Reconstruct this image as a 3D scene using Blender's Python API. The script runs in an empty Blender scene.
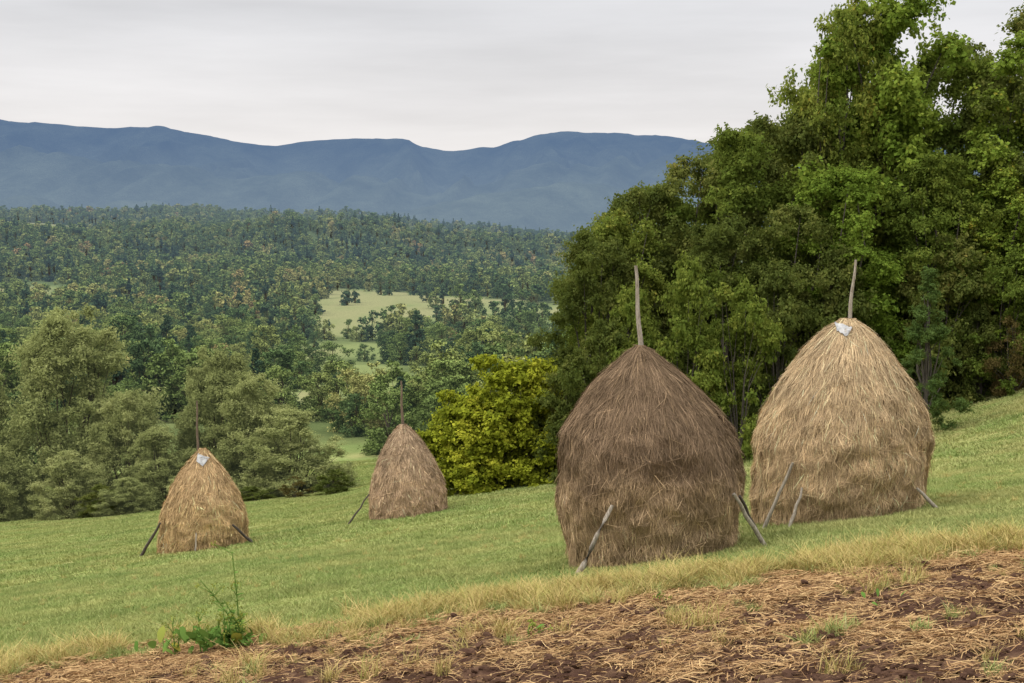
import bpy, math, numpy as np
from mathutils import Vector, Quaternion
R = np.random.RandomState(7)
scene = bpy.context.scene
# ------------------------------------------------------------ noise / terrain
def _h(ix, iy, s):
    n = (ix*374761393 + iy*668265263 + s*144269504) & 0xffffffff
    n = ((n ^ (n >> 13))*1274126177) & 0xffffffff
    return ((n ^ (n >> 16)) & 0xffff)/65535.0
def vn(x, y, s=0):
    x = np.asarray(x, float); y = np.asarray(y, float)
    ix = np.floor(x).astype(np.int64); iy = np.floor(y).astype(np.int64)
    fx = x-ix; fy = y-iy
    fx = fx*fx*(3-2*fx); fy = fy*fy*(3-2*fy)
    a = _h(ix, iy, s); b = _h(ix+1, iy, s); c = _h(ix, iy+1, s); d = _h(ix+1, iy+1, s)
    return (a*(1-fx)+b*fx)*(1-fy)+(c*(1-fx)+d*fx)*fy
def fbm(x, y, s=0, o=4):
    t = 0; a = .5; n = 0
    x = np.asarray(x, float); y = np.asarray(y, float)
    for i in range(o):
        t = t+a*vn(x, y, s+i*17); n += a; a *= .5; x = x*2.03+5.1; y = y*2.03+1.7
    return t/n
def ss(a, b, x):
    t = np.clip((np.asarray(x, float)-a)/(b-a), 0, 1); return t*t*(3-2*t)
def sp(x, k=3.0):
    x = np.asarray(x, float); return np.where(x/k > 30, x, k*np.log1p(np.exp(np.minimum(x/k, 30))))
PY = [60, 100, 150, 250, 400, 600, 850, 1100, 1500, 2000, 2600, 3000, 3600, 4500, 6000, 30000]
PZ = [-8, -15, -19, -26, -33, -38, -33, -26, -14, 10, 50, 54, 25, -10, -60, -60]
def edge_y(x):
    x = np.asarray(x, float)
    return 19.8+.7*(fbm(x*.5, x*0+3, 5, 3)-.5)*2-.03*np.abs(x-1)**1.3*(x > 1)
def H(x, y, fine=False):
    x = np.asarray(x, float); y = np.asarray(y, float)
    xs = 40*np.tanh(x/40)
    cc = .012+.035*ss(-10, -1, x)
    near = -2.45+.13*xs-.131*y+cc*sp(y-45)+np.minimum(.28*sp(x-16), 9)*ss(30, 50, y)
    near = near+.35*(fbm(x*.12, y*.12, 3, 3)-.5)*ss(14, 30, y)*.7
    far = np.interp(y, PY, PZ)
    far = far-45*ss(-500, 150, x)*ss(1500, 2600, y)+(fbm(x/420, y/420, 9, 4)-.5)*70*ss(700, 1800, y)*(1-ss(3600, 4500, y))+(fbm(x/90, y/90, 11, 3)-.5)*7*ss(150, 300, y)
    far = far+18*np.exp(-((y-1650-.35*x)/150)**2)*ss(0, -260, x)*ss(-900, -450, x)+8*np.exp(-((y-1250+.3*x)/90)**2)*ss(-330, -420, x)
    far = far+np.clip(.2*(x-45-.12*y), 0, 40)*ss(70, 120, y)*(1-ss(1500, 3000, y))
    t = ss(95, 160, y)
    z = near*(1-t)+far*t
    if fine:
        soil = ss(.25, -.25, y-edge_y(x))
        z = z+soil*(.17*(fbm(x*2.6, y*3.2, 21, 3)-.5)+.15*(fbm(x*7, y*7, 22, 3)-.5)-.03)
        z = z+(1-soil)*.03*(fbm(x*2, y*2, 23, 2)-.5)*(y < 60)
    return z
def Hf(x, y): return float(H(x, y))
# ------------------------------------------------------------ mesh helpers
def mesh_from(name, V, F, mats, midx=None, tint=None, col=None, smooth=False):
    V = np.asarray(V, np.float32); F = np.asarray(F, np.int32)
    me = bpy.data.meshes.new(name)
    me.vertices.add(len(V)); me.vertices.foreach_set('co', V.ravel())
    me.loops.add(len(F)*4); me.loops.foreach_set('vertex_index', F.ravel())
    me.polygons.add(len(F)); me.polygons.foreach_set('loop_start', np.arange(0, len(F)*4, 4, dtype=np.int32))
    for m in mats: me.materials.append(m)
    if midx is not None: me.polygons.foreach_set('material_index', np.asarray(midx, np.int32))
    me.polygons.foreach_set('use_smooth', np.full(len(F), smooth))
    if tint is not None:
        a = me.attributes.new('tint', 'FLOAT', 'POINT'); a.data.foreach_set('value', np.asarray(tint, np.float32))
    if col is not None:
        a = me.attributes.new('gcol', 'FLOAT_COLOR', 'POINT')
        c = np.ones((len(V), 4), np.float32); c[:, :3] = col; a.data.foreach_set('color', c.ravel())
    me.update(calc_edges=True); me.validate()
    return me
def add(name, me, loc=(0, 0, 0), rot=(0, 0, 0), scl=(1, 1, 1), parent=None):
    o = bpy.data.objects.new(name, me); o.location = loc; o.rotation_euler = rot; o.scale = scl
    scene.collection.objects.link(o)
    if parent is not None: o.parent = parent
    return o
def tube(P, rad, sides=6):
    P = np.asarray(P, float); n = len(P); T = np.gradient(P, axis=0)
    T /= np.linalg.norm(T, axis=1)[:, None]+1e-9
    up = np.where(np.abs(T[:, 2:3]) > .9, np.array([[1., 0, 0]]), np.array([[0, 0, 1.]]))
    A = np.cross(T, up); A /= np.linalg.norm(A, axis=1)[:, None]+1e-9; B = np.cross(T, A)
    an = np.arange(sides)*2*math.pi/sides
    V = (P[:, None, :]+np.asarray(rad)[:, None, None]*(np.cos(an)[None, :, None]*A[:, None, :]+np.sin(an)[None, :, None]*B[:, None, :])).reshape(-1, 3)
    F = []
    for i in range(n-1):
        for j in range(sides):
            k = (j+1) % sides
            F.append((i*sides+j, i*sides+k, (i+1)*sides+k, (i+1)*sides+j))
    return V, np.array(F)
class MB:
    def __init__(s): s.V = []; s.F = []; s.M = []; s.T = []; s.C = []; s.n = 0
    def add(s, V, F, m=0, t=.5, c=None):
        s.V.append(V); s.F.append(F+s.n); s.M.append(np.full(len(F), m)); s.n += len(V)
        s.T.append(np.broadcast_to(np.asarray(t, float), (len(V),)).copy())
        s.C.append(np.broadcast_to(np.asarray((0, 0, 0) if c is None else c, float), (len(V), 3)).copy())
    def mesh(s, name, mats, smooth=False, col=False):
        return mesh_from(name, np.vstack(s.V), np.vstack(s.F), mats, np.concatenate(s.M), np.concatenate(s.T), np.vstack(s.C) if col else None, smooth)
def unit(a): return a/(np.linalg.norm(a, axis=-1, keepdims=True)+1e-9)
def quads(P, N, L, W, rng):
    n = len(P); T = unit(np.cross(N, unit(rng.normal(size=(n, 3))))); B = np.cross(N, T)
    L = np.asarray(L)[:, None]; W = np.asarray(W)[:, None]
    V = np.stack([P-T*L*.5, P+B*W*.5-T*L*.08+N*L*.06, P+T*L*.5, P-B*W*.5-T*L*.08+N*L*.06], 1).reshape(-1, 3)
    return V, np.arange(n*4).reshape(-1, 4)
# ------------------------------------------------------------ materials
def nt(name):
    m = bpy.data.materials.new(name); m.use_nodes = True; t = m.node_tree; t.nodes.clear(); return m, t, t.nodes, t.links
def ramp(N, stops, interp='LINEAR'):
    r = N.new('ShaderNodeValToRGB'); e = r.color_ramp.elements; r.color_ramp.interpolation = interp
    while len(e) < len(stops): e.new(.5)
    for i, (p, c) in enumerate(stops):
        e[i].position = p; e[i].color = (*c, 1)
    return r
def math_n(N, L, op, a, b=None, clamp=False):
    m = N.new('ShaderNodeMath'); m.operation = op; m.use_clamp = clamp
    for i, v in enumerate((a, b)):
        if v is None: continue
        if isinstance(v, (int, float)): m.inputs[i].default_value = v
        else: L.new(v, m.inputs[i])
    return m.outputs[0]
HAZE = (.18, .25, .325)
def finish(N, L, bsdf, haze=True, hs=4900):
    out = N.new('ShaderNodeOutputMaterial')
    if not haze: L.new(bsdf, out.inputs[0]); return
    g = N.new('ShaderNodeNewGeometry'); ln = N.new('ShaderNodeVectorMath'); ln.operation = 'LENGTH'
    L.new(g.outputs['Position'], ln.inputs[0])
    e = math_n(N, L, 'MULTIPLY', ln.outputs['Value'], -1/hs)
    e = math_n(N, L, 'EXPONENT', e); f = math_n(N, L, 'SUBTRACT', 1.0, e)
    em = N.new('ShaderNodeEmission'); em.inputs[0].default_value = (*HAZE, 1)  # aerial haze painted as emission, blended in with distance from the origin
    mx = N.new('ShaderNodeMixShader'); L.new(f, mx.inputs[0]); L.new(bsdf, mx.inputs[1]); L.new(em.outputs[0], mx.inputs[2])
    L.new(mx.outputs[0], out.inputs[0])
def noise(N, L, scale, detail=3, vec=None, rough=.5):
    n = N.new('ShaderNodeTexNoise'); n.inputs['Scale'].default_value = scale; n.inputs['Detail'].default_value = detail; n.inputs['Roughness'].default_value = rough
    if vec is None:
        g = N.new('ShaderNodeNewGeometry'); vec = g.outputs['Position']
    L.new(vec, n.inputs['Vector']); return n.outputs[0]
def mixc(N, L, f, a, b, mode='MIX'):
    m = N.new('ShaderNodeMix'); m.data_type = 'RGBA'; m.blend_type = mode
    for i, v in ((0, f), (6, a), (7, b)):
        if isinstance(v, (int, float)): m.inputs[i].default_value = v
        elif isinstance(v, tuple): m.inputs[i].default_value = (*v, 1)
        else: L.new(v, m.inputs[i])
    return m.outputs[2]
def attr(N, name, out='Fac'):
    a = N.new('ShaderNodeAttribute'); a.attribute_name = name; return a.outputs[out]
def leaf_mat(name, stops, haze=False, trans=.35, wr=.3):
    m, t, N, L = nt(name)
    oi = N.new('ShaderNodeObjectInfo')
    v = math_n(N, L, 'ADD', math_n(N, L, 'MULTIPLY', attr(N, 'tint'), 1-wr), math_n(N, L, 'MULTIPLY', oi.outputs['Random'], wr))
    r = ramp(N, stops); L.new(v, r.inputs[0]); c = r.outputs[0]
    d = N.new('ShaderNodeBsdfDiffuse'); L.new(c, d.inputs[0])
    tr = N.new('ShaderNodeBsdfTranslucent'); L.new(mixc(N, L, .5, c, (.24, .28, .04)) if not haze else c, tr.inputs[0])
    mx = N.new('ShaderNodeMixShader'); mx.inputs[0].default_value = trans; L.new(d.outputs[0], mx.inputs[1]); L.new(tr.outputs[0], mx.inputs[2])
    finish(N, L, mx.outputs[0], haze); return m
M_oak = leaf_mat('oak_leaves', [(0, (.055, .09, .016)), (.5, (.14, .185, .033)), (.86, (.27, .29, .055)), (1, (.42, .33, .06))])
M_dark = leaf_mat('beech_leaves', [(0, (.045, .066, .017)), (.5, (.11, .135, .032)), (.88, (.21, .21, .055)), (1, (.30, .22, .06))])
M_maple = leaf_mat('maple_leaves', [(0, (.065, .115, .016)), (.5, (.16, .235, .033)), (.85, (.28, .34, .055)), (1, (.46, .34, .05))])
M_hazel = leaf_mat('hazel_leaves', [(0, (.13, .16, .018)), (.5, (.32, .35, .03)), (1, (.58, .54, .06))])
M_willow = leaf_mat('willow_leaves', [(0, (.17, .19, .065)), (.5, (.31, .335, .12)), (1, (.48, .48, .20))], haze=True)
M_red = leaf_mat('autumn_leaves', [(0, (.05, .05, .02)), (.5, (.11, .08, .03)), (1, (.18, .14, .05))])
M_junip = leaf_mat('juniper_needles', [(0, (.04, .07, .02)), (.5, (.08, .13, .035)), (1, (.14, .20, .06))])
def forest_mat(name, stops):
    m, t, N, L = nt(name)
    oi = N.new('ShaderNodeObjectInfo')
    r = ramp(N, stops)
    pn = math_n(N, L, 'MULTIPLY', math_n(N, L, 'SUBTRACT', noise(N, L, .012, 2), .5), .9)
    v0 = math_n(N, L, 'ADD', math_n(N, L, 'MULTIPLY', oi.outputs['Random'], .8), .08)
    L.new(math_n(N, L, 'ADD', v0, pn, True), r.inputs[0])
    v = math_n(N, L, 'ADD', math_n(N, L, 'MULTIPLY', attr(N, 'tint'), 1.1), .7)
    c = N.new('ShaderNodeVectorMath'); c.operation = 'SCALE'; L.new(r.outputs[0], c.inputs[0]); L.new(v, c.inputs['Scale'])
    d = N.new('ShaderNodeBsdfDiffuse'); L.new(c.outputs[0], d.inputs[0])
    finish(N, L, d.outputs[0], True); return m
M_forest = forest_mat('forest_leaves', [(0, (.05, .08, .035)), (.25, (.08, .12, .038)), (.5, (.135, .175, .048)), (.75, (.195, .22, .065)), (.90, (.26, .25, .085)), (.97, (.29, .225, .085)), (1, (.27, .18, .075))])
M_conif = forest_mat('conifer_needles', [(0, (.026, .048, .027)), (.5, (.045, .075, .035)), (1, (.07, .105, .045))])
def bark_mat(name, c1, c2, sc=6.):
    m, t, N, L = nt(name)
    tc = N.new('ShaderNodeTexCoord'); mp = N.new('ShaderNodeMapping'); mp.inputs['Scale'].default_value = (4, 4, .7); L.new(tc.outputs['Object'], mp.inputs[0])
    n = noise(N, L, sc, 5, mp.outputs[0], .65)
    r = ramp(N, [(.3, c1), (.7, c2)]); L.new(n, r.inputs[0])
    b = N.new('ShaderNodeBsdfPrincipled'); L.new(r.outputs[0], b.inputs['Base Color']); b.inputs['Roughness'].default_value = .85
    bp = N.new('ShaderNodeBump'); bp.inputs['Distance'].default_value = .02; L.new(n, bp.inputs['Height']); L.new(bp.outputs[0], b.inputs['Normal'])
    finish(N, L, b.outputs[0], False); return m
M_bark = bark_mat('bark', (.035, .028, .02), (.12, .10, .075))
M_pole = bark_mat('weathered_wood', (.16, .12, .08), (.48, .42, .33), 9)
M_poled = bark_mat('dark_wood', (.03, .022, .018), (.12, .09, .065), 9)
M_poleb = bark_mat('brown_wood', (.09, .06, .04), (.22, .15, .10), 9)
def tint_mat(name, stops, posn=None, trans=0):
    m, t, N, L = nt(name)
    r = ramp(N, stops); L.new(attr(N, 'tint'), r.inputs[0]); c = r.outputs[0]
    if posn:
        r2 = ramp(N, [(.38, (0, 0, 0)), (.64, (1, 1, 1))]); L.new(noise(N, L, .33, 7, rough=.72), r2.inputs[0])
        c = mixc(N, L, math_n(N, L, 'MULTIPLY', r2.outputs[0], .75), c, posn)
        g = N.new('ShaderNodeNewGeometry'); sx = N.new('ShaderNodeSeparateXYZ'); L.new(g.outputs['Position'], sx.inputs[0])
        mr = N.new('ShaderNodeMapRange'); mr.inputs[1].default_value = -2; mr.inputs[2].default_value = 16; mr.inputs[3].default_value = 0; mr.inputs[4].default_value = .5; L.new(sx.outputs[0], mr.inputs[0])
        c = mixc(N, L, math_n(N, L, 'MULTIPLY', mr.outputs[0], r2.outputs[0]), c, (.50, .42, .19))
        r3 = ramp(N, [(.3, (.68, .75, .68)), (.7, (1.16, 1.16, 1.16))]); L.new(noise(N, L, 1.9, 5, rough=.65), r3.inputs[0])
        c = mixc(N, L, 1.0, c, r3.outputs[0], 'MULTIPLY')
        mp = N.new('ShaderNodeMapping'); mp.inputs['Rotation'].default_value = (0, 0, -.25); mp.inputs['Scale'].default_value = (.09, .75, .1); L.new(g.outputs['Position'], mp.inputs[0])
        r4 = ramp(N, [(.35, (.80, .83, .80)), (.65, (1.1, 1.08, 1.08))]); L.new(noise(N, L, 1.0, 4, mp.outputs[0], .6), r4.inputs[0])
        c = mixc(N, L, .55, c, r4.outputs[0], 'MULTIPLY')
    d = N.new('ShaderNodeBsdfDiffuse'); L.new(c, d.inputs[0]); sh = d.outputs[0]
    if trans:
        tr = N.new('ShaderNodeBsdfTranslucent'); L.new(c, tr.inputs[0])
        mx = N.new('ShaderNodeMixShader'); mx.inputs[0].default_value = trans; L.new(d.outputs[0], mx.inputs[1]); L.new(tr.outputs[0], mx.inputs[2]); sh = mx.outputs[0]
    finish(N, L, sh, False); return m
M_grass = tint_mat('meadow_grass', [(0, (.17, .235, .06)), (.6, (.285, .345, .11)), (.85, (.41, .41, .17)), (1, (.54, .47, .27))], posn=(.42, .395, .15))
M_dry = tint_mat('dry_grass', [(0, (.24, .26, .06)), (.45, (.43, .34, .12)), (1, (.62, .45, .21))])
M_straw = tint_mat('straw', [(0, (.13, .07, .038)), (.4, (.33, .195, .09)), (1, (.64, .44, .21))])
M_weed = tint_mat('weed_leaves', [(0, (.08, .17, .03)), (.7, (.17, .28, .06)), (.9, (.4, .3, .05)), (1, (.5, .14, .04))], trans=.2)
M_clod = tint_mat('soil_clods', [(0, (.05, .027, .018)), (1, (.135, .078, .05))])
def ground_mat():
    m, t, N, L = nt('ground_cover')
    c = attr(N, 'gcol', 'Color')
    a = noise(N, L, 9, 6, rough=.7); b = noise(N, L, .6, 5, rough=.6)
    f = math_n(N, L, 'ADD', math_n(N, L, 'MULTIPLY', a, 1.3), math_n(N, L, 'MULTIPLY', b, .6)); f = math_n(N, L, 'ADD', f, .05)
    s = N.new('ShaderNodeVectorMath'); s.operation = 'SCALE'; L.new(c, s.inputs[0]); L.new(f, s.inputs['Scale'])
    d = N.new('ShaderNodeBsdfDiffuse'); L.new(s.outputs[0], d.inputs[0])
    bp = N.new('ShaderNodeBump'); bp.inputs['Strength'].default_value = 1; bp.inputs['Distance'].default_value = .08; L.new(a, bp.inputs['Height']); L.new(bp.outputs[0], d.inputs['Normal'])
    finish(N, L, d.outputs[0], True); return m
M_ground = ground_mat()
def hay_mat():
    m, t, N, L = nt('hay')
    c = attr(N, 'gcol', 'Color')
    b = noise(N, L, 3.0, 5, rough=.6)
    f = math_n(N, L, 'ADD', math_n(N, L, 'MULTIPLY', b, .9), .55)
    s = N.new('ShaderNodeVectorMath'); s.operation = 'SCALE'; L.new(c, s.inputs[0]); L.new(f, s.inputs['Scale'])
    d = N.new('ShaderNodeBsdfDiffuse'); L.new(s.outputs[0], d.inputs[0])
    finish(N, L, d.outputs[0], False); return m
M_hay = hay_mat()
def mountain_mat():
    m, t, N, L = nt('forested_mountain')
    n = noise(N, L, .0035, 9, rough=.72)
    r = ramp(N, [(.36, (.03, .048, .04)), (.64, (.15, .18, .13))]); L.new(n, r.inputs[0])
    d = N.new('ShaderNodeBsdfDiffuse'); L.new(r.outputs[0], d.inputs[0])
    n2 = noise(N, L, .012, 6, rough=.75)
    bp = N.new('ShaderNodeBump'); bp.inputs['Strength'].default_value = 1; bp.inputs['Distance'].default_value = 60; L.new(n2, bp.inputs['Height']); L.new(bp.outputs[0], d.inputs['Normal'])
    out = N.new('ShaderNodeOutputMaterial')
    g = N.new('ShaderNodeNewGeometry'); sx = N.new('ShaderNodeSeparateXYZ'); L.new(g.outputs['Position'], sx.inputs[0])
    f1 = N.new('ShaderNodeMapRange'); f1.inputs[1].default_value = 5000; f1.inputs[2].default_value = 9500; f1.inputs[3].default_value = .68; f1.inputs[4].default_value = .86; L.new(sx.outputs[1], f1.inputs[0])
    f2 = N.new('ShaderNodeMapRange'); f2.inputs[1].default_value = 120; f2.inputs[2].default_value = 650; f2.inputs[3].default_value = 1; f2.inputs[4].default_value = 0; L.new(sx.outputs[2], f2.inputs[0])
    em = N.new('ShaderNodeEmission'); L.new(mixc(N, L, f2.outputs[0], (.13, .205, .34), (.22, .30, .40)), em.inputs[0])  # painted haze: bluish emission over the slopes, paler low down, stronger farther off
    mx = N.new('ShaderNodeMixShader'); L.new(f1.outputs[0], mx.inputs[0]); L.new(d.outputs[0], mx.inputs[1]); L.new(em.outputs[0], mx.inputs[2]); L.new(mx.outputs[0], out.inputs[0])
    return m
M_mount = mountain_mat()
m, t, N_, L_ = nt('plastic_sheet'); b = N_.new('ShaderNodeBsdfDiffuse'); r = ramp(N_, [(.35, (.28, .28, .28)), (.6, (.45, .44, .42))]); L_.new(noise(N_, L_, 9, 3), r.inputs[0]); L_.new(r.outputs[0], b.inputs[0]); finish(N_, L_, b.outputs[0], False); M_plastic = m
# ------------------------------------------------------------ ground
ys = np.concatenate([np.arange(-30, 9, 1.5), np.arange(9, 21.5, .055), 21.5*np.exp(np.linspace(0, math.log(30000/21.5), 221))[1:]])
u = np.linspace(-1, 1, 441); uw = .35*u+.65*u**3
X = (.8*np.maximum(ys, 0)+14)[:, None]*uw[None, :]; Y = np.repeat(ys[:, None], len(u), 1)
Z = H(X, Y, True)
nr, nc = X.shape
V = np.stack([X, Y, Z], -1).reshape(-1, 3)
i, j = np.meshgrid(np.arange(nr-1), np.arange(nc-1), indexing='ij'); k = i*nc+j
F = np.stack([k, k+1, k+nc+1, k+nc], -1).reshape(-1, 4)
def open_field(x, y):
    a = x/np.maximum(y, 1); w = .02*(fbm(x/70, y/70, 5, 3)-.5)*2; yw = 130*(fbm(x/80, y/80, 4, 3)-.5)
    f1 = (a+w > -.136) & (a < .045) & (y > 630+.5*yw) & (y < 1080-1350*(a+.135)+yw)
    f2 = (a > -.40) & (a+w < -.295) & (y > 1980+yw) & (y < 2420+yw)
    f3 = (a+w > -.36) & (a+w < -.31) & (y > 930) & (y < 1050)
    f4 = (a+w > -.155) & (a+w < -.085) & (y > 465+.3*yw) & (y < 520+.3*yw)
    f7 = (a+w > -.150) & (a+w < -.125) & (y > 240+.2*yw) & (y < 280+.2*yw)
    return f1 | f2 | f3 | f4 | f7
def lerp(a, b, t): return a*(1-t[..., None])+b*t[..., None]
x = X; y = Y
col = np.ones((nr, nc, 3))*np.array((.19, .245, .075))
col = lerp(col, np.array((.34, .33, .13)), ss(.42, .68, fbm(x*.25, y*.25, 31, 5)))
col = lerp(col, np.array((.42, .32, .13)), .7*ss(3.0, .3, y-edge_y(x)))
col = lerp(col, np.array((.42, .35, .14)), .6*ss(8, 18, x)*ss(33, 44, y)*ss(62, 50, y))
col = lerp(col, np.array((.28, .20, .10)), .8*ss(-4, -12, x)*ss(74, 78, y)*ss(90, 82, y))
soil = ss(.3, -.3, y-edge_y(x)+.8*(fbm(x*2, y*2, 41, 3)-.5))
sc = lerp(np.ones((nr, nc, 3))*np.array((.08, .043, .029)), np.array((.17, .10, .06)), ss(.45, .75, fbm(x*5, y*7, 43, 4)))
col = col*(1-soil[..., None])+sc*soil[..., None]
ff = ss(125, 150, y)+ss(.35, .6, fbm(x*.3, y*.3, 51, 2)+(y-57)/14)*(x > 1)*(y > 50)
ff = np.clip(ff, 0, 1)
far = lerp(np.ones((nr, nc, 3))*np.array((.09, .115, .04)), np.array((.18, .21, .075)), ss(.42, .58, fbm(x/45, y/45, 61, 3)))
far = lerp(far, np.array((.09, .12, .045)), ss(900, 1100, y))
col = col*(1-ff[..., None])+far*ff[..., None]
op = open_field(x, y); fc = lerp(np.ones((nr, nc, 3))*np.array((.16, .195, .07)), np.array((.24, .235, .105)), ss(.35, .65, fbm(x/40, y/70, 66, 4)))
col[op] = fc[op]
add('ground', mesh_from('ground', V, F, [M_ground], col=col.reshape(-1, 3), smooth=True))
# ------------------------------------------------------------ mountains
mx = np.linspace(-9500, 9500, 900); my = np.linspace(4700, 12000, 260)
MX, MYY = np.meshgrid(mx, my)
def crestv(MX, dist, cp, cv): return np.interp(MX, (np.array(cp)-512)/1422*dist, (250-np.array(cv))*dist/1422)
def smo(a):
    for _ in range(3): a = (a+np.roll(a, 5, 1)+np.roll(a, -5, 1))/3
    return a
cp = [-700, -400, -150, 0, 30, 60, 120, 160, 190, 230, 255, 275, 300, 340, 380, 410, 450, 485, 520, 560, 600, 650, 690, 740, 800, 1000, 1300, 1700]
cv = [150, 118, 128, 119, 122, 127, 123, 126, 131, 144, 149, 143, 135, 134, 138, 142, 151, 150, 141, 132, 132, 135, 140, 146, 130, 128, 120, 140]
crest = smo(crestv(MX+120*(fbm(MX/900, MYY/900, 77, 3)-.5), 9000, cp, cv))+22*(fbm(MX/240, MYY*0, 78, 4)-.5)
tt = np.clip((MYY-5600)/3400, 0, 1.8)
g = np.where(tt <= 1, tt**1.6, np.maximum(1-(tt-1)*1.1, .3))
wx = MX+500*(fbm(MX/1500, MYY/1500, 71, 3)-.5)
rid = 1-np.abs(2*fbm(wx/850+MYY/3400, MYY/5200, 80, 4)-1)
rid2 = 1-np.abs(2*fbm(wx/260-MYY/1700, MYY/2600, 84, 4)-1)
w = np.clip(4*tt*(1.03-tt), 0, 1)
hm = crest*g+w*(620*(rid-.85)+240*(rid2-.85))
r2 = smo(crestv(MX, 7400, [-500, -200, 0, 90, 180, 260, 340, 420, 500, 580, 640, 760, 1000], [150, 165, 150, 160, 172, 182, 176, 186, 176, 160, 156, 150, 150]))
h2 = (r2+50*(fbm(MX/300, MYY/900, 93, 4)-.5))*np.exp(-((MYY-7400-300*np.sin(MX/1100))/700)**2)+150*(rid2-.85)
fh = smo(crestv(MX, 6000, [-300, 0, 150, 300, 400, 470, 560, 640, 800, 1200], [195, 198, 203, 215, 212, 199, 183, 178, 172, 165]))*np.exp(-((MYY-6000-250*np.sin(MX/900))/620)**2)+90*(rid2-.85)
Zm = np.maximum(np.maximum(hm, h2), fh); Zm = np.where(MYY < 4950, -80, Zm)
nr2, nc2 = MX.shape; i, j = np.meshgrid(np.arange(nr2-1), np.arange(nc2-1), indexing='ij'); k = i*nc2+j
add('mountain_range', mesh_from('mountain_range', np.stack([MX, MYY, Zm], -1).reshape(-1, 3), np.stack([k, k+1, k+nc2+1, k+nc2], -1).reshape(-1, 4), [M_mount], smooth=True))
# ------------------------------------------------------------ trees
def make_tree(name, Ht, Rad, kind, nleaf, lsize, leafm, seed, npuff=50, base=.12, aspect=.6, pmin=.13, pmax=.30, ntw=16, upw=.25, spread=.17):
    rng = np.random.RandomState(seed); mb = MB()
    lean = rng.normal(0, .02, 2)*Ht
    C = []; PR = []
    while len(C) < npuff:
        h = rng.uniform(0, 1); th = rng.uniform(0, 2*math.pi)
        if kind == 'oak': prof = max(0, 1-(abs(h-.36)/.66)**2.5)**.5 if h > .36 else .78+.22*math.sin(h/.36*1.57)
        elif kind == 'shrub': prof = math.sqrt(max(0, 1-(h*.98)**2.6))*(.88+.12*math.sin(min(1, h*3)*1.57))
        elif kind == 'cone': prof = (1-h)**.85+.05
        else: prof = math.sin(math.pi*(h*.78+.18))**.45
        lob = 1+.17*math.sin(3*th+seed)+.12*math.sin(5*th+7*h+seed*2)
        rr = Rad*prof*lob*(rng.uniform(.1, 1)**.42)
        pr = Rad*rng.uniform(pmin, pmax)*(.6+.4*prof)
        zz = Ht*(base+(1-base)*h)-pr*.6
        rr = max(0, rr-pr*.4)
        C.append((rr*math.cos(th)+lean[0]*h, rr*math.sin(th)+lean[1]*h, max(zz, pr*.5))); PR.append(pr)
    C = np.array(C); PR = np.array(PR)
    hz = np.linspace(0, .75*Ht, 7)
    tp = np.stack([lean[0]*hz/Ht+rng.normal(0, .02*Rad, 7), lean[1]*hz/Ht+rng.normal(0, .02*Rad, 7), hz-.3*(hz == 0)], 1)
    r0 = Ht*.018
    if kind != 'shrub':
        V, F = tube(tp, np.linspace(r0, r0*.25, 7), 7); mb.add(V, F, 1)
    for q in range(min(npuff, 26)):
        c = C[q]; s = np.array([0, 0, 0.]) if kind == 'shrub' else tp[min(6, max(1, int(c[2]/Ht*6*.6)))]
        mid = (s+c)/2+np.array([0, 0, .06*Ht])*(c[2] > .3*Ht)+rng.normal(0, .03*Ht, 3)
        V, F = tube([s, (s+mid)/2+rng.normal(0, .01*Ht, 3), mid, c], [r0*.42, r0*.32, r0*.2, r0*.06], 5); mb.add(V, F, 1)
    w = PR**2; w /= w.sum(); pi = rng.choice(npuff, nleaf, p=w)
    ptint = rng.uniform(-.2, .2, npuff)+.12*(C[:, 2]/Ht-.5)
    tw = unit(rng.normal(size=(npuff*ntw, 3))+np.array([0, 0, upw])); twr = rng.uniform(.5, 1.35, npuff*ntw); twt = rng.normal(0, .08, npuff*ntw)
    twi = pi*ntw+rng.randint(0, ntw, nleaf)
    al = rng.rand(nleaf)**.55
    G = rng.normal(size=(nleaf, 3))
    P = C[pi]+tw[twi]*(PR[pi]*twr[twi]*al)[:, None]*np.array([1.15, 1.15, .9])+G*(PR[pi]*spread)[:, None]*np.array([1, 1, .7])
    P[:, 2] -= .10*PR[pi]*al**2*(upw < .5)
    P[:, 2] = np.maximum(P[:, 2], .04+.1*rng.rand(nleaf))
    Nn = unit(tw[twi]*.45+G*.25+np.array([0, 0, .65])+.7*rng.normal(size=(nleaf, 3)))
    L = lsize*rng.uniform(.65, 1.35, nleaf)
    V, F = quads(P, Nn, L, L*aspect*rng.uniform(.8, 1.2, nleaf), rng)
    tint = np.clip(.47+ptint[pi]+twt[twi]+rng.normal(0, .13, nleaf), 0, 1)
    mb.add(V, F, 0, np.repeat(tint, 4))
    return mb.mesh(name, [leafm, M_bark])
T = {}
T['oak'] = [(make_tree('oak%d' % s, 13, 4.0, 'oak', 60000, .17, M_oak, 11+s, 120, .02, pmin=.12, pmax=.27), 13, 3.5) for s in range(3)]
T['beech'] = [(make_tree('beech%d' % s, 12, 3.8, 'oak', 56000, .155, M_dark, 31+s, 120, .02, pmin=.12, pmax=.26), 12, 3.3) for s in range(3)]
T['maple'] = [(make_tree('maple%d' % s, 17, 4.2, 'tall', 75000, .19, M_maple, 41+s, 130, .03, .8, pmin=.13, pmax=.28), 17, 3.9) for s in range(2)]
T['shrub'] = [(make_tree('shrub%d' % s, 5, 2.2, 'shrub', 24000, .12, M_oak, 51+s, 60, 0, .65), 5, 2.1) for s in range(2)]
T['dshrub'] = [(make_tree('dshrub', 5, 2.2, 'shrub', 24000, .115, M_dark, 55, 60, 0, .65), 5, 2.1)]
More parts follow.
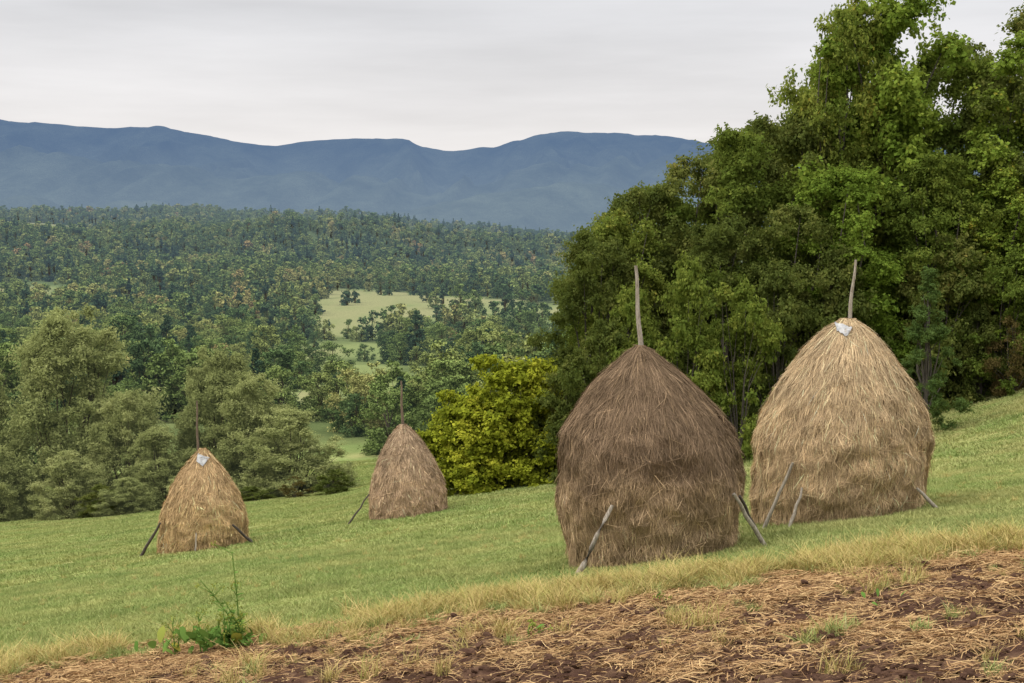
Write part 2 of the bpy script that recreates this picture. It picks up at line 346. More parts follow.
T['hazel'] = [(make_tree('hazel%d' % s, 5, 2.4, 'shrub', 26000, .15, M_hazel, 61+s, 75, 0, .75, upw=.5), 5, 2.3) for s in range(2)]
T['willow'] = [(make_tree('willow%d' % s, 11, 4.5, 'shrub', 85000, .21, M_willow, 71+s, 150, 0, .42, pmin=.12, pmax=.24, ntw=20, upw=.55, spread=.20), 11, 4.2) for s in range(3)]
T['red'] = [(make_tree('redshrub', 3, 1.5, 'shrub', 9000, .09, M_red, 81, 36, 0), 3, 1.5)]
T['juniper'] = [(make_tree('juniper', 6, 1.5, 'cone', 24000, .12, M_junip, 91, 80, 0, .3, upw=.9), 6, 1.5)]
NM = {'oak': 'oak_tree', 'beech': 'beech_tree', 'maple': 'maple_tree', 'shrub': 'green_shrub', 'dshrub': 'dark_shrub', 'hazel': 'hazel_bush', 'willow': 'willow_tree', 'red': 'autumn_shrub', 'juniper': 'juniper_tree'}
cnt = {}
def plant(kind, x, y, top, rad):
    n = cnt.get(kind, 0); cnt[kind] = n+1
    me, h0, r0 = T[kind][n % len(T[kind])]
    z = Hf(x, y)-.1
    add(NM[kind], me, (x, y, z), (0, 0, R.uniform(0, 6.28)), (rad/r0, rad/r0, (top-z)/h0))
for a in [('maple', 16.0, 62, 11.9, 3.9), ('oak', 14.3, 63, 10.9, 3.0), ('oak', 19.0, 63, 9.0, 3.3), ('beech', 12.2, 62, 6.3, 3.0), ('oak', 9.9, 60, 5.2, 3.1),
          ('beech', 7.7, 61, 4.1, 3.0), ('beech', 5.6, 61, 3.0, 2.8), ('oak', 4.2, 59, 1.6, 2.4), ('beech', 3.2, 57.5, .9, 2.1), ('beech', 20.9, 61, 7.6, 3.2),
          ('maple', 22.9, 60, 9.4, 3.2), ('oak', 25.8, 62, 9.6, 3.6), ('beech', 29.5, 64, 10, 4), ('oak', 34, 66, 12, 4.2), ('maple', 40, 70, 14, 4.5),
          ('beech', 12, 70, 6.4, 4), ('oak', 17, 72, 10.5, 4), ('beech', 22, 72, 10.6, 4), ('oak', 7, 70, 3.1, 3.6), ('beech', 28, 75, 13, 4.5), ('beech', 8.6, 57, 1.4, 2.4),
          ('maple', 13.5, 58, 3.4, 2.5), ('oak', 17.6, 59, 4.0, 2.6), ('beech', 11.2, 57, 1.9, 2.4), ('maple', 20.0, 59, 3.5, 2.2),
          ('shrub', 6.4, 53, -.2, 2.0), ('shrub', 8.3, 52, -1.1, 1.9), ('dshrub', 10.2, 54, -.4, 2.1), ('shrub', 4.7, 54, -1.3, 1.9), ('dshrub', 3.2, 53.5, -2.6, 1.8),
          ('dshrub', 2.1, 54, -4.3, 1.6), ('dshrub', 12.3, 56, 0, 2.2), ('juniper', 14.4, 49.5, -.6, 1.5), ('dshrub', 17.3, 57.5, .6, 2.3), ('shrub', 19.8, 57, 0, 2.1),
          ('red', 19.6, 55.5, -2.6, 1.3), ('dshrub', 18.7, 56.5, -2.2, 1.3), ('red', 21.5, 55, -2.0, 1.5), ('dshrub', 16.4, 58, -2.3, 1.7), ('dshrub', 22.7, 57, 0, 2.2), ('shrub', 25.5, 57, 1, 2.4),
          ('hazel', -.5, 55, -4.1, 2.5), ('hazel', 1.0, 55.2, -4.2, 2.0), ('hazel', -2.2, 55.4, -5.5, 1.7), ('hazel', -.9, 54.3, -5.6, 1.9), ('dshrub', 1.9, 57, -4.0, 2.2),
          ('willow', -29.2, 93, -3.7, 4.7), ('willow', -24.2, 89, -8.8, 2.6), ('willow', -21.4, 86, -10.8, 2.3), ('willow', -19.0, 91, -6.3, 3.0), ('willow', -16.2, 88, -7.6, 2.9),
          ('willow', -13.0, 84, -9.4, 3.1), ('willow', -35.8, 94, -7.4, 3.2), ('willow', -32.0, 87, -12, 2.1), ('willow', -41, 98, -5, 4.5), ('willow', -26.6, 85, -12.0, 2.0),
          ('willow', -17.9, 81, -12.2, 2.0), ('willow', -22.6, 82, -13.2, 1.5), ('dshrub', -10.0, 78, -12.1, 1.15), ('red', -12.0, 78, -12.5, 1.0), ('dshrub', -14.6, 80, -13.4, 1.2), ('dshrub', -24.5, 83, -13.8, 1.3)]:
    plant(*a)
# ------------------------------------------------------------ scatter by geometry nodes
def scatter(name, pts, rot, scl, idx, meshes):
    colc = bpy.data.collections.new(name+'_parts')
    for q, me in enumerate(meshes):
        o = bpy.data.objects.new('%s_part_%02d' % (name, q), me); colc.objects.link(o)
    me = bpy.data.meshes.new(name); me.vertices.add(len(pts)); me.vertices.foreach_set('co', np.asarray(pts, np.float32).ravel())
    a = me.attributes.new('rot', 'FLOAT_VECTOR', 'POINT'); a.data.foreach_set('vector', np.asarray(rot, np.float32).ravel())
    a = me.attributes.new('scl', 'FLOAT_VECTOR', 'POINT'); a.data.foreach_set('vector', np.asarray(scl, np.float32).ravel())
    a = me.attributes.new('idx', 'INT', 'POINT'); a.data.foreach_set('value', np.asarray(idx, np.int32))
    o = add(name, me)
    g = bpy.data.node_groups.new(name, 'GeometryNodeTree')
    g.interface.new_socket('Geometry', in_out='INPUT', socket_type='NodeSocketGeometry'); g.interface.new_socket('Geometry', in_out='OUTPUT', socket_type='NodeSocketGeometry')
    N = g.nodes; L = g.links; gi = N.new('NodeGroupInput'); go = N.new('NodeGroupOutput')
    ip = N.new('GeometryNodeInstanceOnPoints'); ci = N.new('GeometryNodeCollectionInfo'); ci.inputs[0].default_value = colc
    ci.inputs['Separate Children'].default_value = True; ci.inputs['Reset Children'].default_value = True
    ip.inputs['Pick Instance'].default_value = True
    def na(n, t):
        q = N.new('GeometryNodeInputNamedAttribute'); q.data_type = t; q.inputs['Name'].default_value = n
        return q.outputs[0]
    er = N.new('FunctionNodeEulerToRotation'); L.new(na('rot', 'FLOAT_VECTOR'), er.inputs[0])
    L.new(gi.outputs[0], ip.inputs['Points']); L.new(ci.outputs[0], ip.inputs['Instance']); L.new(er.outputs[0], ip.inputs['Rotation'])
    L.new(na('scl', 'FLOAT_VECTOR'), ip.inputs['Scale']); L.new(na('idx', 'INT'), ip.inputs['Instance Index']); L.new(ip.outputs[0], go.inputs[0])
    md = o.modifiers.new('scatter', 'NODES'); md.node_group = g
    return o
def jgrid(y0, y1, a0, a1, sp_, pad=0):
    gx = np.arange(a0*y1-pad, a1*y1+pad, sp_); gy = np.arange(y0, y1, sp_)
    x, y = np.meshgrid(gx, gy); x = x.ravel()+R.uniform(-.55, .55, x.size)*sp_; y = y.ravel()+R.uniform(-.55, .55, y.size)*sp_
    k = (x > a0*y-pad) & (x < a1*y+pad); return x[k], y[k]
mid = [make_tree('midtree%d' % s, [10, 10, 10, 10, 11.5][s], [3.9, 3.8, 4.4, 3.1, 2.9][s], ['oak', 'shrub', 'oak', 'tall', 'cone'][s], 7500, .32, M_forest if s < 4 else M_conif, 101+s, 44, [.03, 0, .05, .03, .02][s], .7, pmin=.16, pmax=.32) for s in range(5)]
P = []
for y0, y1, s_ in ((118, 200, 5.6), (200, 350, 8.0), (350, 600, 11)):
    x, y = jgrid(y0, y1, -.46, .3, s_)
    dn = fbm(x/30, y/34, 121, 3)
    k = (dn > .445) & ~open_field(x, y) & ~((x/y > -.17) & (x/y < -.09) & (y < 140))
    x = x[k]; y = y[k]; P.append(np.stack([x, y, H(x, y)-.3, dn[k]], 1))
P = np.vstack(P); n = len(P)
hh = (.42+.65*R.rand(n)**1.5+.3*ss(.45, .65, P[:, 3]))*np.interp(P[:, 1], [108, 200, 400, 600], [.62, .92, 1.25, 1.3])
hh = hh*np.where((P[:, 1] > 540) & (P[:, 0]/P[:, 1] > -.14), .7, 1)
cl_ = fbm(P[:, 0]/45, P[:, 1]/45, 171, 2)
idx = np.where(R.rand(n) < .03+.25*ss(.58, .7, cl_), 4, R.choice(4, n, p=[.34, .29, .29, .08]))
scatter('valley_trees', P[:, :3], np.stack([np.zeros(n), np.zeros(n), R.uniform(0, 6.28, n)], 1), np.stack([hh*R.uniform(.85, 1.25, n), hh*R.uniform(.85, 1.25, n), hh], 1), idx, mid)
farm = [make_tree('fartree%d' % s, [12, 12, 12, 13.5][s], [4.8, 4.4, 5.2, 3.4][s], ['oak', 'shrub', 'oak', 'cone'][s], 1200, .85, M_forest if s < 3 else M_conif, 131+s, 22, .03, .8, pmin=.2, pmax=.36) for s in range(4)]
P = []
for y0, y1, s_ in ((600, 1500, 12), (1500, 3300, 16)):
    x, y = jgrid(y0, y1, -.45, .22, s_)
    dn = fbm(x/110, y/110, 141, 3)
    fld = open_field(x, y)
    k = ((dn > .38) | (y > 1100)) & (~fld | (R.rand(len(x)) < .09))
    x = x[k]; y = y[k]; P.append(np.stack([x, y, H(x, y)-.5, y*0], 1))
P = np.vstack(P); n = len(P)
hh = R.uniform(.65, 1.45, n)*(.9+.5*fbm(P[:, 0]/80, P[:, 1]/80, 151, 2))*np.interp(P[:, 1], [600, 1500, 2500], [.9, 1.15, 1.4])
cl_ = fbm(P[:, 0]/160, P[:, 1]/160, 181, 3)
idx = np.where(R.rand(n) < .02+.30*ss(.5, .65, cl_), 3, R.randint(0, 3, n))
scatter('distant_forest', P[:, :3], np.stack([np.zeros(n), np.zeros(n), R.uniform(0, 6.28, n)], 1), np.stack([hh, hh, hh], 1), idx, farm)
print('forest', n)
# ------------------------------------------------------------ grass, straw, clods
def blades(n, rad, h0, h1, w, mat, seed, spread=.5):
    rng = np.random.RandomState(seed)
    r = rad*np.sqrt(rng.rand(n)); a = rng.uniform(0, 6.28, n); b = np.stack([r*np.cos(a), r*np.sin(a), np.zeros(n)-.01], 1)
    h = rng.uniform(h0, h1, n); d = rng.uniform(0, 6.28, n); s = np.stack([np.cos(d), np.sin(d), 0*d], 1); ld = unit(rng.normal(size=(n, 3))*np.array([1, 1, 0])+1e-6)
    ln = (rng.rand(n)*spread*h)[:, None]; W = (w*rng.uniform(.6, 1.3, n))[:, None]; up = np.array([0, 0, 1.])
    m1 = b+ld*ln*.35+up*h[:, None]*.6; tp = b+ld*ln*1.1+up*h[:, None]
    V = np.stack([b-s*W*.5, b+s*W*.5, m1+s*W*.4, m1-s*W*.4, tp+s*W*.08, tp-s*W*.08], 1).reshape(-1, 3)
    k = np.arange(n)[:, None]*6; F = np.concatenate([k+np.array([[0, 1, 2, 3]]), k+np.array([[3, 2, 4, 5]])])
    return mesh_from('blades', V, F, [mat], tint=np.repeat(np.clip(rng.beta(2, 2.2, n), 0, 1), 6))
def lying(n, rad, l0, l1, w, mat, seed, lift=.03):
    rng = np.random.RandomState(seed); r = rad*np.sqrt(rng.rand(n)); a = rng.uniform(0, 6.28, n)
    c = np.stack([r*np.cos(a), r*np.sin(a), rng.uniform(0, lift, n)], 1); d = rng.uniform(0, 6.28, n); L = rng.uniform(l0, l1, n)[:, None]
    D = unit(np.stack([np.cos(d), np.sin(d), rng.normal(0, .18, n)], 1)); S = unit(np.cross(D, [0, 0, 1.])+rng.normal(0, .5, (n, 3))); W = (w*rng.uniform(.6, 1.4, n))[:, None]
    bow = np.stack([rng.normal(0, .06, n), rng.normal(0, .06, n), rng.uniform(0, .1, n)], 1)*L
    p0 = c-D*L*.5; p1 = c+bow; p2 = c+D*L*.5
    V = np.stack([p0-S*W/2, p0+S*W/2, p1+S*W/2, p1-S*W/2, p2+S*W/2, p2-S*W/2], 1).reshape(-1, 3)
    k = np.arange(n)[:, None]*6; F = np.concatenate([k+np.array([[0, 1, 2, 3]]), k+np.array([[3, 2, 4, 5]])])
    return mesh_from('lying', V, F, [mat], tint=np.repeat(rng.beta(2, 2, n), 6))
def slope_rot(x, y, n):
    e = .3; dx = (H(x+e, y)-H(x-e, y))/(2*e); dy = (H(x, y+e)-H(x, y-e))/(2*e)
    out = np.zeros((n, 3)); spin = R.uniform(0, 6.28, n)
    for q in range(n):
        nv = Vector((-dx[q], -dy[q], 1)).normalized(); qt = Vector((0, 0, 1)).rotation_difference(nv) @ Quaternion((0, 0, 1), spin[q])
        out[q] = qt.to_euler()
    return out
gm = [blades(1100, .75, .025, .085, .010, M_grass, 200+s, 1.2) for s in range(5)]
gfar = [blades(1000, .9, .03, .09, .022, M_grass, 210+s, 1.2) for s in range(4)]
x, y = jgrid(18.9, 38, -.42, .45, .62, 1.5); k = y > edge_y(x)+.1+1.1*(fbm(x*1.2, y*1.2, 71, 3)-.3)
x = x[k]; y = y[k]; n = len(x); s_ = R.uniform(.75, 1.15, n)
scatter('meadow_grass', np.stack([x, y, H(x, y)], 1), slope_rot(x, y, n), np.stack([s_, s_, s_*(.3+1.7*fbm(x*.8, y*.8, 73, 3))], 1), R.randint(0, 5, n), gm)
x, y = jgrid(38, 122, -.44, .42, 1.15, 3); k = (y < 60) | (x < 3)
x = x[k]; y = y[k]; n = len(x); s_ = R.uniform(.9, 1.3, n)
scatter('far_meadow_grass', np.stack([x, y, H(x, y)], 1), slope_rot(x, y, n), np.stack([s_, s_, s_*(.4+1.4*fbm(x*.4, y*.4, 74, 3))], 1), R.randint(0, 4, n), gfar)
tu = [blades(60, .12, .10, .32, .008, M_dry, 220+s, 1.4) for s in range(4)]
tg = [blades(80, .10, .06, .2, .009, M_grass, 225+s, 1.3) for s in range(3)]
n = 3400; x = R.uniform(-9, 10, n); y = edge_y(x)+R.normal(.2, .55, n)+.5*(fbm(x*.6, x*0, 75, 3)-.5)
k = (fbm(x*.8, y*.8, 76, 2) > .36) & ~((x > -5.0) & (x < -3.3) & (y < 19.9)); x = x[k]; y = y[k]
x2 = R.uniform(-8, 9, 420); y2 = R.uniform(10.5, 19, 420); k = fbm(x2*.9, y2*.9, 79, 2) > .5; x2 = x2[k]; y2 = y2[k]
x3 = R.uniform(-18, 18, 4200); y3 = R.uniform(20, 46, 4200); k = fbm(x3*.4, y3*.4, 82, 3) > .48; x3 = x3[k]; y3 = y3[k]
x = np.concatenate([x, x2, x3]); y = np.concatenate([y, y2, y3]); n = len(x); far3 = np.arange(n) >= n-len(x3)
s_ = R.uniform(.35, 1.2, n)*np.where(far3, .5, 1)
scatter('dry_grass_tufts', np.stack([x, y, H(x, y, True)-.01], 1), np.stack([R.normal(0, .12, n), R.normal(0, .12, n), R.uniform(0, 6.28, n)], 1), np.stack([s_]*3, 1), np.where(R.rand(n) < np.where(far3, .7, .38), R.randint(0, 3, n)+4, R.randint(0, 4, n)), tu+tg)
st = [lying(130, .42, .06, .34, .0085, M_straw, 230+s, .045) for s in range(5)]
x, y = jgrid(9.5, 20.9, -.5, .52, .32, 1.0)
dn = fbm(x*1.3, y*1.9, 91, 4)+.5*ss(2.2, .3, np.abs(y-edge_y(x)+.6))
k = (y < edge_y(x)+.75) & (dn > .535); x = x[k]; y = y[k]; n = len(x)
scatter('straw_litter', np.stack([x, y, H(x, y, True)+.01], 1), slope_rot(x, y, n), np.stack([R.uniform(.5, 1.15, n)]*3, 1), R.randint(0, 5, n), st)
st2 = [lying(38, .5, .03, .22, .007, M_straw, 240+s, .02) for s in range(4)]
x, y = jgrid(9.5, 19.8, -.5, .52, .40, 1.0); k = y < edge_y(x)+.2; x = x[k]; y = y[k]; n = len(x)
scatter('loose_straw', np.stack([x, y, H(x, y, True)+.015], 1), slope_rot(x, y, n), np.stack([R.uniform(.7, 1.2, n)]*3, 1), R.randint(0, 4, n), st2)
def clod(seed):
    rng = np.random.RandomState(seed); V = []; F = []; a, b = 8, 5
    for i in range(b+1):
        for j in range(a):
            ph = math.pi*i/b; th = 2*math.pi*j/a; r = 1+rng.uniform(-.3, .3)*(0 < i < b)
            V.append((r*math.sin(ph)*math.cos(th), r*math.sin(ph)*math.sin(th), .65*r*math.cos(ph)))
    for i in range(b):
        for j in range(a): F.append((i*a+j, (i+1)*a+j, (i+1)*a+(j+1) % a, i*a+(j+1) % a))
    return mesh_from('clod', np.array(V), np.array(F), [M_clod], tint=np.full(len(V), rng.rand()), smooth=False)
x, y = jgrid(10, 19.8, -.46, .48, .085, .4); k = (y < edge_y(x)-.1) & (R.rand(len(x)) < .75*fbm(x*1.5, y*1.5, 99, 2)*1.5); x = x[k]; y = y[k]; n = len(x); s_ = .010+.05*R.rand(n)**4
scatter('soil_clods', np.stack([x, y, H(x, y, True)+.3*s_], 1), R.uniform(0, 6.28, (n, 3))*np.array([.1, .1, 1]), np.stack([s_*R.uniform(.8, 1.5, n), s_, s_], 1), R.randint(0, 4, n), [clod(s) for s in range(4)])
# ------------------------------------------------------------ haystacks
def haystack(x, y, height, prof, dtop, colA, colB, upper, nstr, sw, seed, pole, props, cap=None):
    rng = np.random.RandomState(seed); z0 = Hf(x, y)
    e = bpy.data.objects.new('haystack', None); e.location = (x, y, z0); scene.collection.objects.link(e)
    hs = np.array([p[0] for p in prof])*height; rs = np.array([p[1] for p in prof])
    gx = .13; gy = -.131
    ph_s = rng.uniform(0, 6.28, 4)
    def RR(ph, h):
        r = np.interp(h, hs, rs)
        lump = 1+.022*np.sin(2*ph+ph_s[0]+h*.8)+.015*np.sin(5*ph+ph_s[1]+h*1.7)
        lump = lump+.10*(fbm(ph*2.2/1.0+20, h*1.9+seed, seed, 3)-.5)+.07*(fbm(ph*6+30, h*4+seed, seed+3, 2)-.5)
        return r*lump
    def pos(ph, h, off):
        r = RR(ph, h)+off; t = np.clip(h/height, 0, 1)
        px_ = r*np.cos(ph)+dtop[0]*t**1.5; py_ = r*np.sin(ph)+dtop[1]*t**1.5
        return np.stack([px_, py_, h+(px_*gx+py_*gy)*(1-t)**2], -1)
    na, nh = 64, 40; PH, HH = np.meshgrid(np.linspace(0, 2*math.pi, na, endpoint=False), np.linspace(-.1, height, nh), indexing='xy')
    V = pos(PH, HH, -.03).reshape(-1, 3); F = []
    for i in range(nh-1):
        for j in range(na): F.append((i*na+j, i*na+(j+1) % na, (i+1)*na+(j+1) % na, (i+1)*na+j))
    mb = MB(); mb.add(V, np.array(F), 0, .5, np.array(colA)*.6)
    hh = rng.uniform(0, height, nstr*3); keep = rng.rand(nstr*3) < (np.interp(hh, hs, rs)+.25)/(rs.max()+.25); hh = hh[keep][:nstr]; n = len(hh)
    ph = rng.uniform(0, 2*math.pi, n); Ls = rng.uniform(.12, .45, n); lat = rng.normal(0, .30, n)+.5*(fbm(ph*3+9, hh*2, seed+7, 3)-.5)
    wild = rng.rand(n) < .16; lat = lat+wild*rng.normal(0, .9, n)
    Wd = sw*rng.uniform(.5, 1.5, n); pts = []
    lift = rng.uniform(.0, .026, n)+wild*rng.uniform(0, .05, n)+np.where(hh < .3, rng.uniform(0, .06, n), 0)
    for s in range(4):
        t = s/3; h_ = hh+Ls*.4-Ls*t*np.cos(np.clip(lat, -1.3, 1.3)); h_ = np.clip(h_, .0-.02, height*1.01); r_ = np.maximum(np.interp(h_, hs, rs), .25)
        p = pos(ph+np.clip(lat, -1.5, 1.5)*Ls*t/r_, h_, -.015+lift*(t**.8)*1.6+.012*np.sin(t*3.1)); pts.append(p)
    pts = np.stack(pts, 1)
    S = np.stack([-np.sin(ph), np.cos(ph), rng.normal(0, .35, n)], 1)+.5*rng.normal(size=(n, 3))*.6; S = unit(S)[:, None, :]*(Wd*.5)[:, None, None]*np.array([1, 1, .9, .35])[None, :, None]
    V = np.stack([pts-S, pts+S], 2).reshape(-1, 3); k = np.arange(n)[:, None]*8
    F = np.concatenate([k+np.array([[0, 1, 3, 2]])+2*q for q in range(3)])
    tmix = np.clip(ss(upper[0], upper[1], hh/height+.22*(fbm(ph*3, hh*2.2, seed+11, 4)-.5)*2), 0, 1)
    c = lerp(np.ones((n, 3))*np.array(colA), np.array(colB), tmix)
    c = c*np.exp(rng.normal(0, .26, n))[:, None]*(.62+.76*fbm(ph*4, hh*3.5, seed+13, 4))[:, None]
    br = rng.rand(n) < .06; c[br] = c[br]*1.5+np.array((.05, .035, .01)); c = np.clip(c, .01, .75)
    mb.add(V, F, 0, .5, np.repeat(c, 8, 0))
    add('hay', mb.mesh('hay', [M_hay], col=True), parent=e)
    WM = [M_pole, M_poled, M_poleb]
    (bx, bz, tx, tz, r1, dark) = pole
    zs = np.linspace(0, 1, 8)[:, None]; pp = np.array([bx, dtop[1], bz])*(1-zs)+np.array([tx, dtop[1]+.03, tz])*zs; pp[:, 0] += .012*np.sin(np.arange(8)*1.3)
    V, F = tube(pp, np.linspace(r1, r1*.5, 8), 8); m2 = MB(); m2.add(V, F); add('centre_pole', m2.mesh('centre_pole', [WM[dark]], True), parent=e)
    for q, (fx, fy, tx, ty, tz, r1, dark) in enumerate(props):
        fz = Hf(x+fx, y+fy)-z0-.05
        ht = tz; rad = float(np.interp(ht, hs, rs))+.13
        ca = (tx-dtop[0]*(ht/height)**1.5)/rad
        if abs(ca) < .98: ty = -rad*math.sqrt(1-ca*ca)
        zs = np.linspace(0, 1, 6)[:, None]; pp = np.array([fx, fy, fz])*(1-zs)+np.array([tx, ty, tz])*zs; pp[1:-1] += rng.normal(0, .012, (4, 3))
        V, F = tube(pp, np.linspace(r1, r1*.65, 6)*rng.uniform(.9, 1.1, 6), 8); m2 = MB(); m2.add(V, F)
        m2.add(np.array([V[-8+j] for j in (0, 2, 4, 6)]), np.array([[0, 1, 2, 3]]))
        add('prop_%d' % (q+1), m2.mesh('prop', [WM[dark]], True), parent=e)
    if cap:
        cx, cz, cr = cap; g_ = 12; aa, bb = np.meshgrid(np.linspace(-1, 1, g_), np.linspace(-1, 1, g_))
        lx = cx+aa*cr*(.8+.2*bb)+.04*bb; hz = cz+bb*cr*.6-.35*aa*cr
        rr = np.maximum(np.interp(hz, hs, rs), .05)+.05
        t = np.clip(hz/height, 0, 1)**1.5; lxx = lx-dtop[0]*t; yy = -np.sqrt(np.maximum(rr**2-np.minimum(np.abs(lxx), rr*.97)**2, .0))+dtop[1]*t
        V = np.stack([lx, yy-.03*rng.rand(g_, g_), hz+.008*rng.normal(size=(g_, g_))], -1).reshape(-1, 3); F = np.array([(i*g_+j, i*g_+j+1, (i+1)*g_+j+1, (i+1)*g_+j) for i in range(g_-1) for j in range(g_-1)])
        add('plastic_sheet', mesh_from('plastic_sheet', V, F, [M_plastic], smooth=True), parent=e)
    return e
pA = [(0, 1.36), (.10, 1.47), (.24, 1.58), (.38, 1.62), (.5, 1.60), (.60, 1.49), (.70, 1.27), (.79, 1.0), (.87, .70), (.93, .43), (.98, .22), (1, .08)]
haystack(2.43, 24.4, 3.62, pA, (-.23, 0), (.40, .28, .16), (.19, .13, .079), (.20, .46), 44000, .0072, 3, (-.2, 3.3, -.31, 5.02, .05, 0),
         [(-1.40, -1.50, -.80, -1.30, 1.15, .05, 0), (1.83, -.85, 1.22, -.95, 1.28, .045, 0), (1.86, -.30, 1.34, -.72, 1.22, .035, 1)])
pB = [(0, 1.52), (.1, 1.60), (.25, 1.65), (.38, 1.64), (.5, 1.55), (.62, 1.38), (.73, 1.13), (.83, .86), (.91, .60), (.97, .34), (1, .14)]
haystack(6.38, 27.5, 3.83, pB, (.12, 0), (.48, .34, .19), (.45, .33, .192), (.3, .8), 46000, .008, 5, (.12, 3.5, .26, 5.0, .045, 0),
         [(-1.70, -1.15, -1.17, -1.26, 1.25, .04, 0), (-1.30, -1.62, -1.02, -1.42, .8, .035, 0), (1.6, -1.35, 1.12, -1.35, .78, .04, 0)], cap=(-.06, 3.68, .13))
pC = [(0, 1.26), (.12, 1.32), (.25, 1.3), (.42, 1.17), (.6, .95), (.75, .72), (.86, .5), (.94, .3), (1, .1)]
haystack(-3.54, 48, 3.1, pC, (-.15, 0), (.42, .29, .175), (.34, .24, .15), (.3, .8), 20000, .014, 8, (-.17, 2.9, -.22, 4.6, .055, 2),
         [(-2.0, -1.0, -1.25, -.5, .85, .035, 1)])
pD = [(0, 1.30), (.12, 1.37), (.3, 1.34), (.45, 1.22), (.6, 1.02), (.74, .78), (.86, .5), (.94, .28), (1, .1)]
haystack(-9.87, 45, 3.2, pD, (0.02, 0), (.50, .34, .165), (.43, .29, .15), (.3, .8), 20000, .014, 12, (-.14, 2.9, -.16, 4.75, .045, 2),
         [(-1.9, -.7, -1.15, -.8, 1.0, .055, 1), (1.75, -.6, 1.12, -.7, .95, .05, 1), (.1, -1.6, .1, -1.34, .8, .03, 0)], cap=(.06, 2.92, .19))
# ------------------------------------------------------------ foreground weeds
def weed(x, y, h, seed, nl, bl, big=1., nst=3, red=0.):
    rng = np.random.RandomState(seed); mb = MB(); z = float(H(x, y, True))
    def leaf(base, d, L, W, t):
        d = unit(np.array(d, float)); s = unit(np.cross(d, [0, 0, 1.])+rng.normal(0, .25, 3)); P = []
        for q in range(5):
            u_ = q/4; c = base+d*L*u_+np.array([0, 0, -.35*L*u_*u_]); w_ = W*math.sin(math.pi*(.08+.87*u_))*.5; P += [c-s*w_, c+np.array([0, 0, -.15*w_]), c+s*w_]
        F = [(q*3+a, q*3+a+1, q*3+a+4, q*3+a+3) for q in range(4) for a in (0, 1)]
        mb.add(np.array(P), np.array(F), 0, t)
    if h > 0:
        for sN in range(nst):
            hh_ = h*[1, .72, .5, .6, .4][sN]; zs = np.linspace(0, 1, 6); dx = rng.normal(0, .2)*h*(sN > 0)-.06*h*(sN == 0); dy = rng.normal(0, .08)*h
            P = np.stack([dx*zs**1.5+sN*.03, dy*zs**1.5, hh_*zs], 1); V, F = tube(P, np.linspace(.012, .006, 6), 5); mb.add(V, F, 0, .65)
            for q in range(nl):
                u_ = rng.uniform(.1, 1); p = np.array([np.interp(u_, zs, P[:, k_]) for k_ in range(3)]); a = rng.uniform(0, 6.28); leaf(p, (math.cos(a), math.sin(a), .7), big*rng.uniform(.08, .16)*(1.25-u_), .05*big*(1.2-.7*u_), rng.uniform(.2, .75))
                if u_ > .4 and q % 2 == 0:
                    q2 = p+np.array([rng.normal(0, .09), rng.normal(0, .04), .12])
                    V, F = tube([p, (p+q2)/2+.005, q2], [.006, .005, .004], 4); mb.add(V, F, 0, .7)
                    V, F = quads(q2+rng.normal(0, .022, (10, 3)), unit(rng.normal(size=(10, 3))), np.full(10, .032), np.full(10, .024), rng); mb.add(V, F, 0, .78)
    for q in range(bl):
        a = rng.uniform(0, 6.28); b_ = np.array([rng.normal(0, .12)*big, rng.normal(0, .08), .08+.1*rng.rand()]); leaf(b_, (math.cos(a), math.sin(a), rng.uniform(.8, 2.6)), big*rng.uniform(.12, .22), big*rng.uniform(.055, .09), 1.0 if rng.rand() < red else rng.uniform(.2, .85))
    add('weed_plant', mb.mesh('weed', [M_weed], True), (x, y, z))
weed(-3.75, 19.3, 1.35, 1, 18, 10, 1.4, 3); weed(-3.9, 19.1, .65, 2, 9, 20, 1.8, 5, .0); weed(-4.25, 19.1, .5, 4, 7, 18, 1.8, 4, .0); weed(-4.65, 19.3, .5, 14, 5, 9, 1.4, 3, .2)
weed(4.0, 15.2, 0, 5, 0, 5, .8); weed(.2, 16.8, .12, 7, 3, 5, .8); weed(1.9, 17.9, .1, 10, 3, 4, .7)
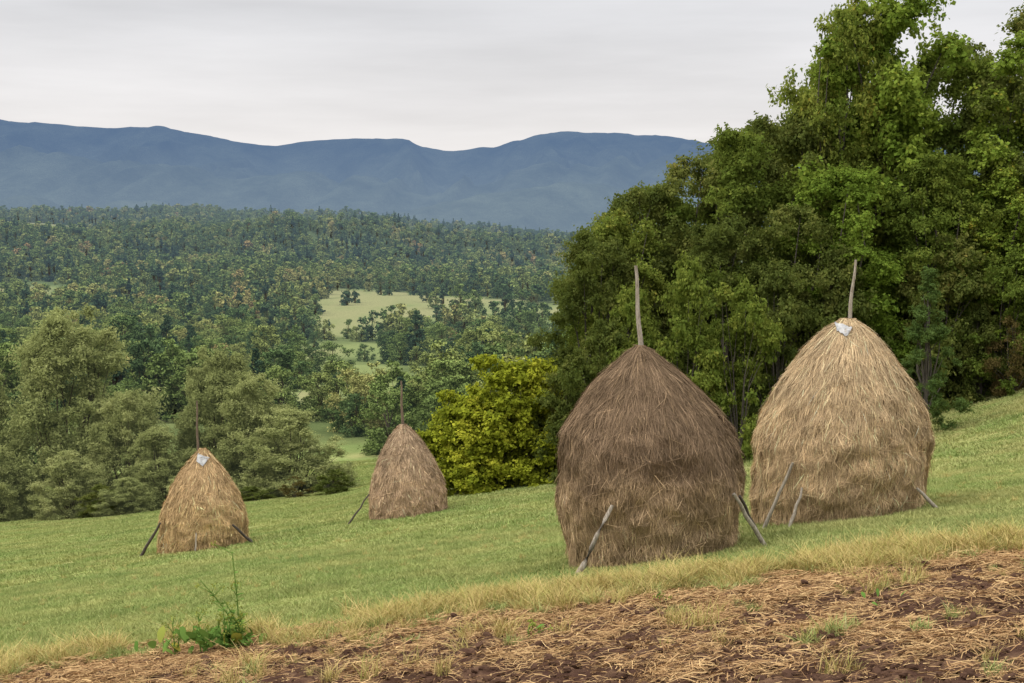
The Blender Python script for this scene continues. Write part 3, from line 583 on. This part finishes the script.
# ------------------------------------------------------------ world, sun, camera
w = bpy.data.worlds.new('World'); scene.world = w; w.use_nodes = True; N = w.node_tree.nodes; L = w.node_tree.links; N.clear()
tc = N.new('ShaderNodeTexCoord'); sep = N.new('ShaderNodeSeparateXYZ'); L.new(tc.outputs['Generated'], sep.inputs[0])
sky = N.new('ShaderNodeTexSky'); sky.sky_type = 'NISHITA'; sky.sun_disc = False; SE = math.radians(48); SA = math.radians(-65); sky.sun_elevation = SE
mp = N.new('ShaderNodeMapping'); mp.inputs['Scale'].default_value = (1.6, 1.6, 13); mp.inputs['Rotation'].default_value = (0, .05, 0); L.new(tc.outputs['Generated'], mp.inputs[0])
cl = noise(N, L, 1.7, 6, mp.outputs[0], .55)
r = ramp(N, [(0, (.80, .765, .75)), (.06, (.88, .84, .82)), (.10, (.87, .845, .84)), (.16, (.79, .785, .80)), (.3, (.80, .80, .82)), (1, (.85, .86, .88))]); L.new(sep.outputs[2], r.inputs[0])
cf = math_n(N, L, 'ADD', math_n(N, L, 'MULTIPLY', cl, .6), .71)
bo = N.new('ShaderNodeMapRange'); bo.inputs[1].default_value = .2; bo.inputs[2].default_value = .85; bo.inputs[3].default_value = 1; bo.inputs[4].default_value = 3.0; L.new(sep.outputs[2], bo.inputs[0])
sc_ = N.new('ShaderNodeVectorMath'); sc_.operation = 'SCALE'; L.new(r.outputs[0], sc_.inputs[0]); L.new(math_n(N, L, 'MULTIPLY', cf, bo.outputs[0]), sc_.inputs['Scale'])
bg1 = N.new('ShaderNodeBackground'); L.new(sc_.outputs[0], bg1.inputs[0]); bg1.inputs[1].default_value = 1
bg2 = N.new('ShaderNodeBackground'); L.new(sky.outputs[0], bg2.inputs[0]); bg2.inputs[1].default_value = .1
ms = N.new('ShaderNodeMixShader'); ms.inputs[0].default_value = .06; L.new(bg1.outputs[0], ms.inputs[1]); L.new(bg2.outputs[0], ms.inputs[2])
wo = N.new('ShaderNodeOutputWorld'); L.new(ms.outputs[0], wo.inputs[0])
sd = bpy.data.lights.new('sun', 'SUN'); sd.energy = 1.4; sd.angle = math.radians(20); sd.color = (1, .95, .86)
so = bpy.data.objects.new('sun', sd); scene.collection.objects.link(so)
dv = Vector((math.sin(SA)*math.cos(SE), math.cos(SA)*math.cos(SE)*-0.6, math.sin(SE)))
so.rotation_euler = dv.to_track_quat('Z', 'Y').to_euler()
sky.sun_rotation = math.atan2(dv.x, dv.y)
cd = bpy.data.cameras.new('camera'); cd.lens = 50; cd.sensor_width = 36; cd.clip_end = 60000; cd.clip_start = .1
co = bpy.data.objects.new('camera', cd); scene.collection.objects.link(co); co.location = (0, 0, 0); co.rotation_euler = (math.radians(90-3.68), 0, 0)
scene.camera = co
scene.view_settings.view_transform = 'Standard'; scene.view_settings.look = 'None'; scene.view_settings.exposure = 0
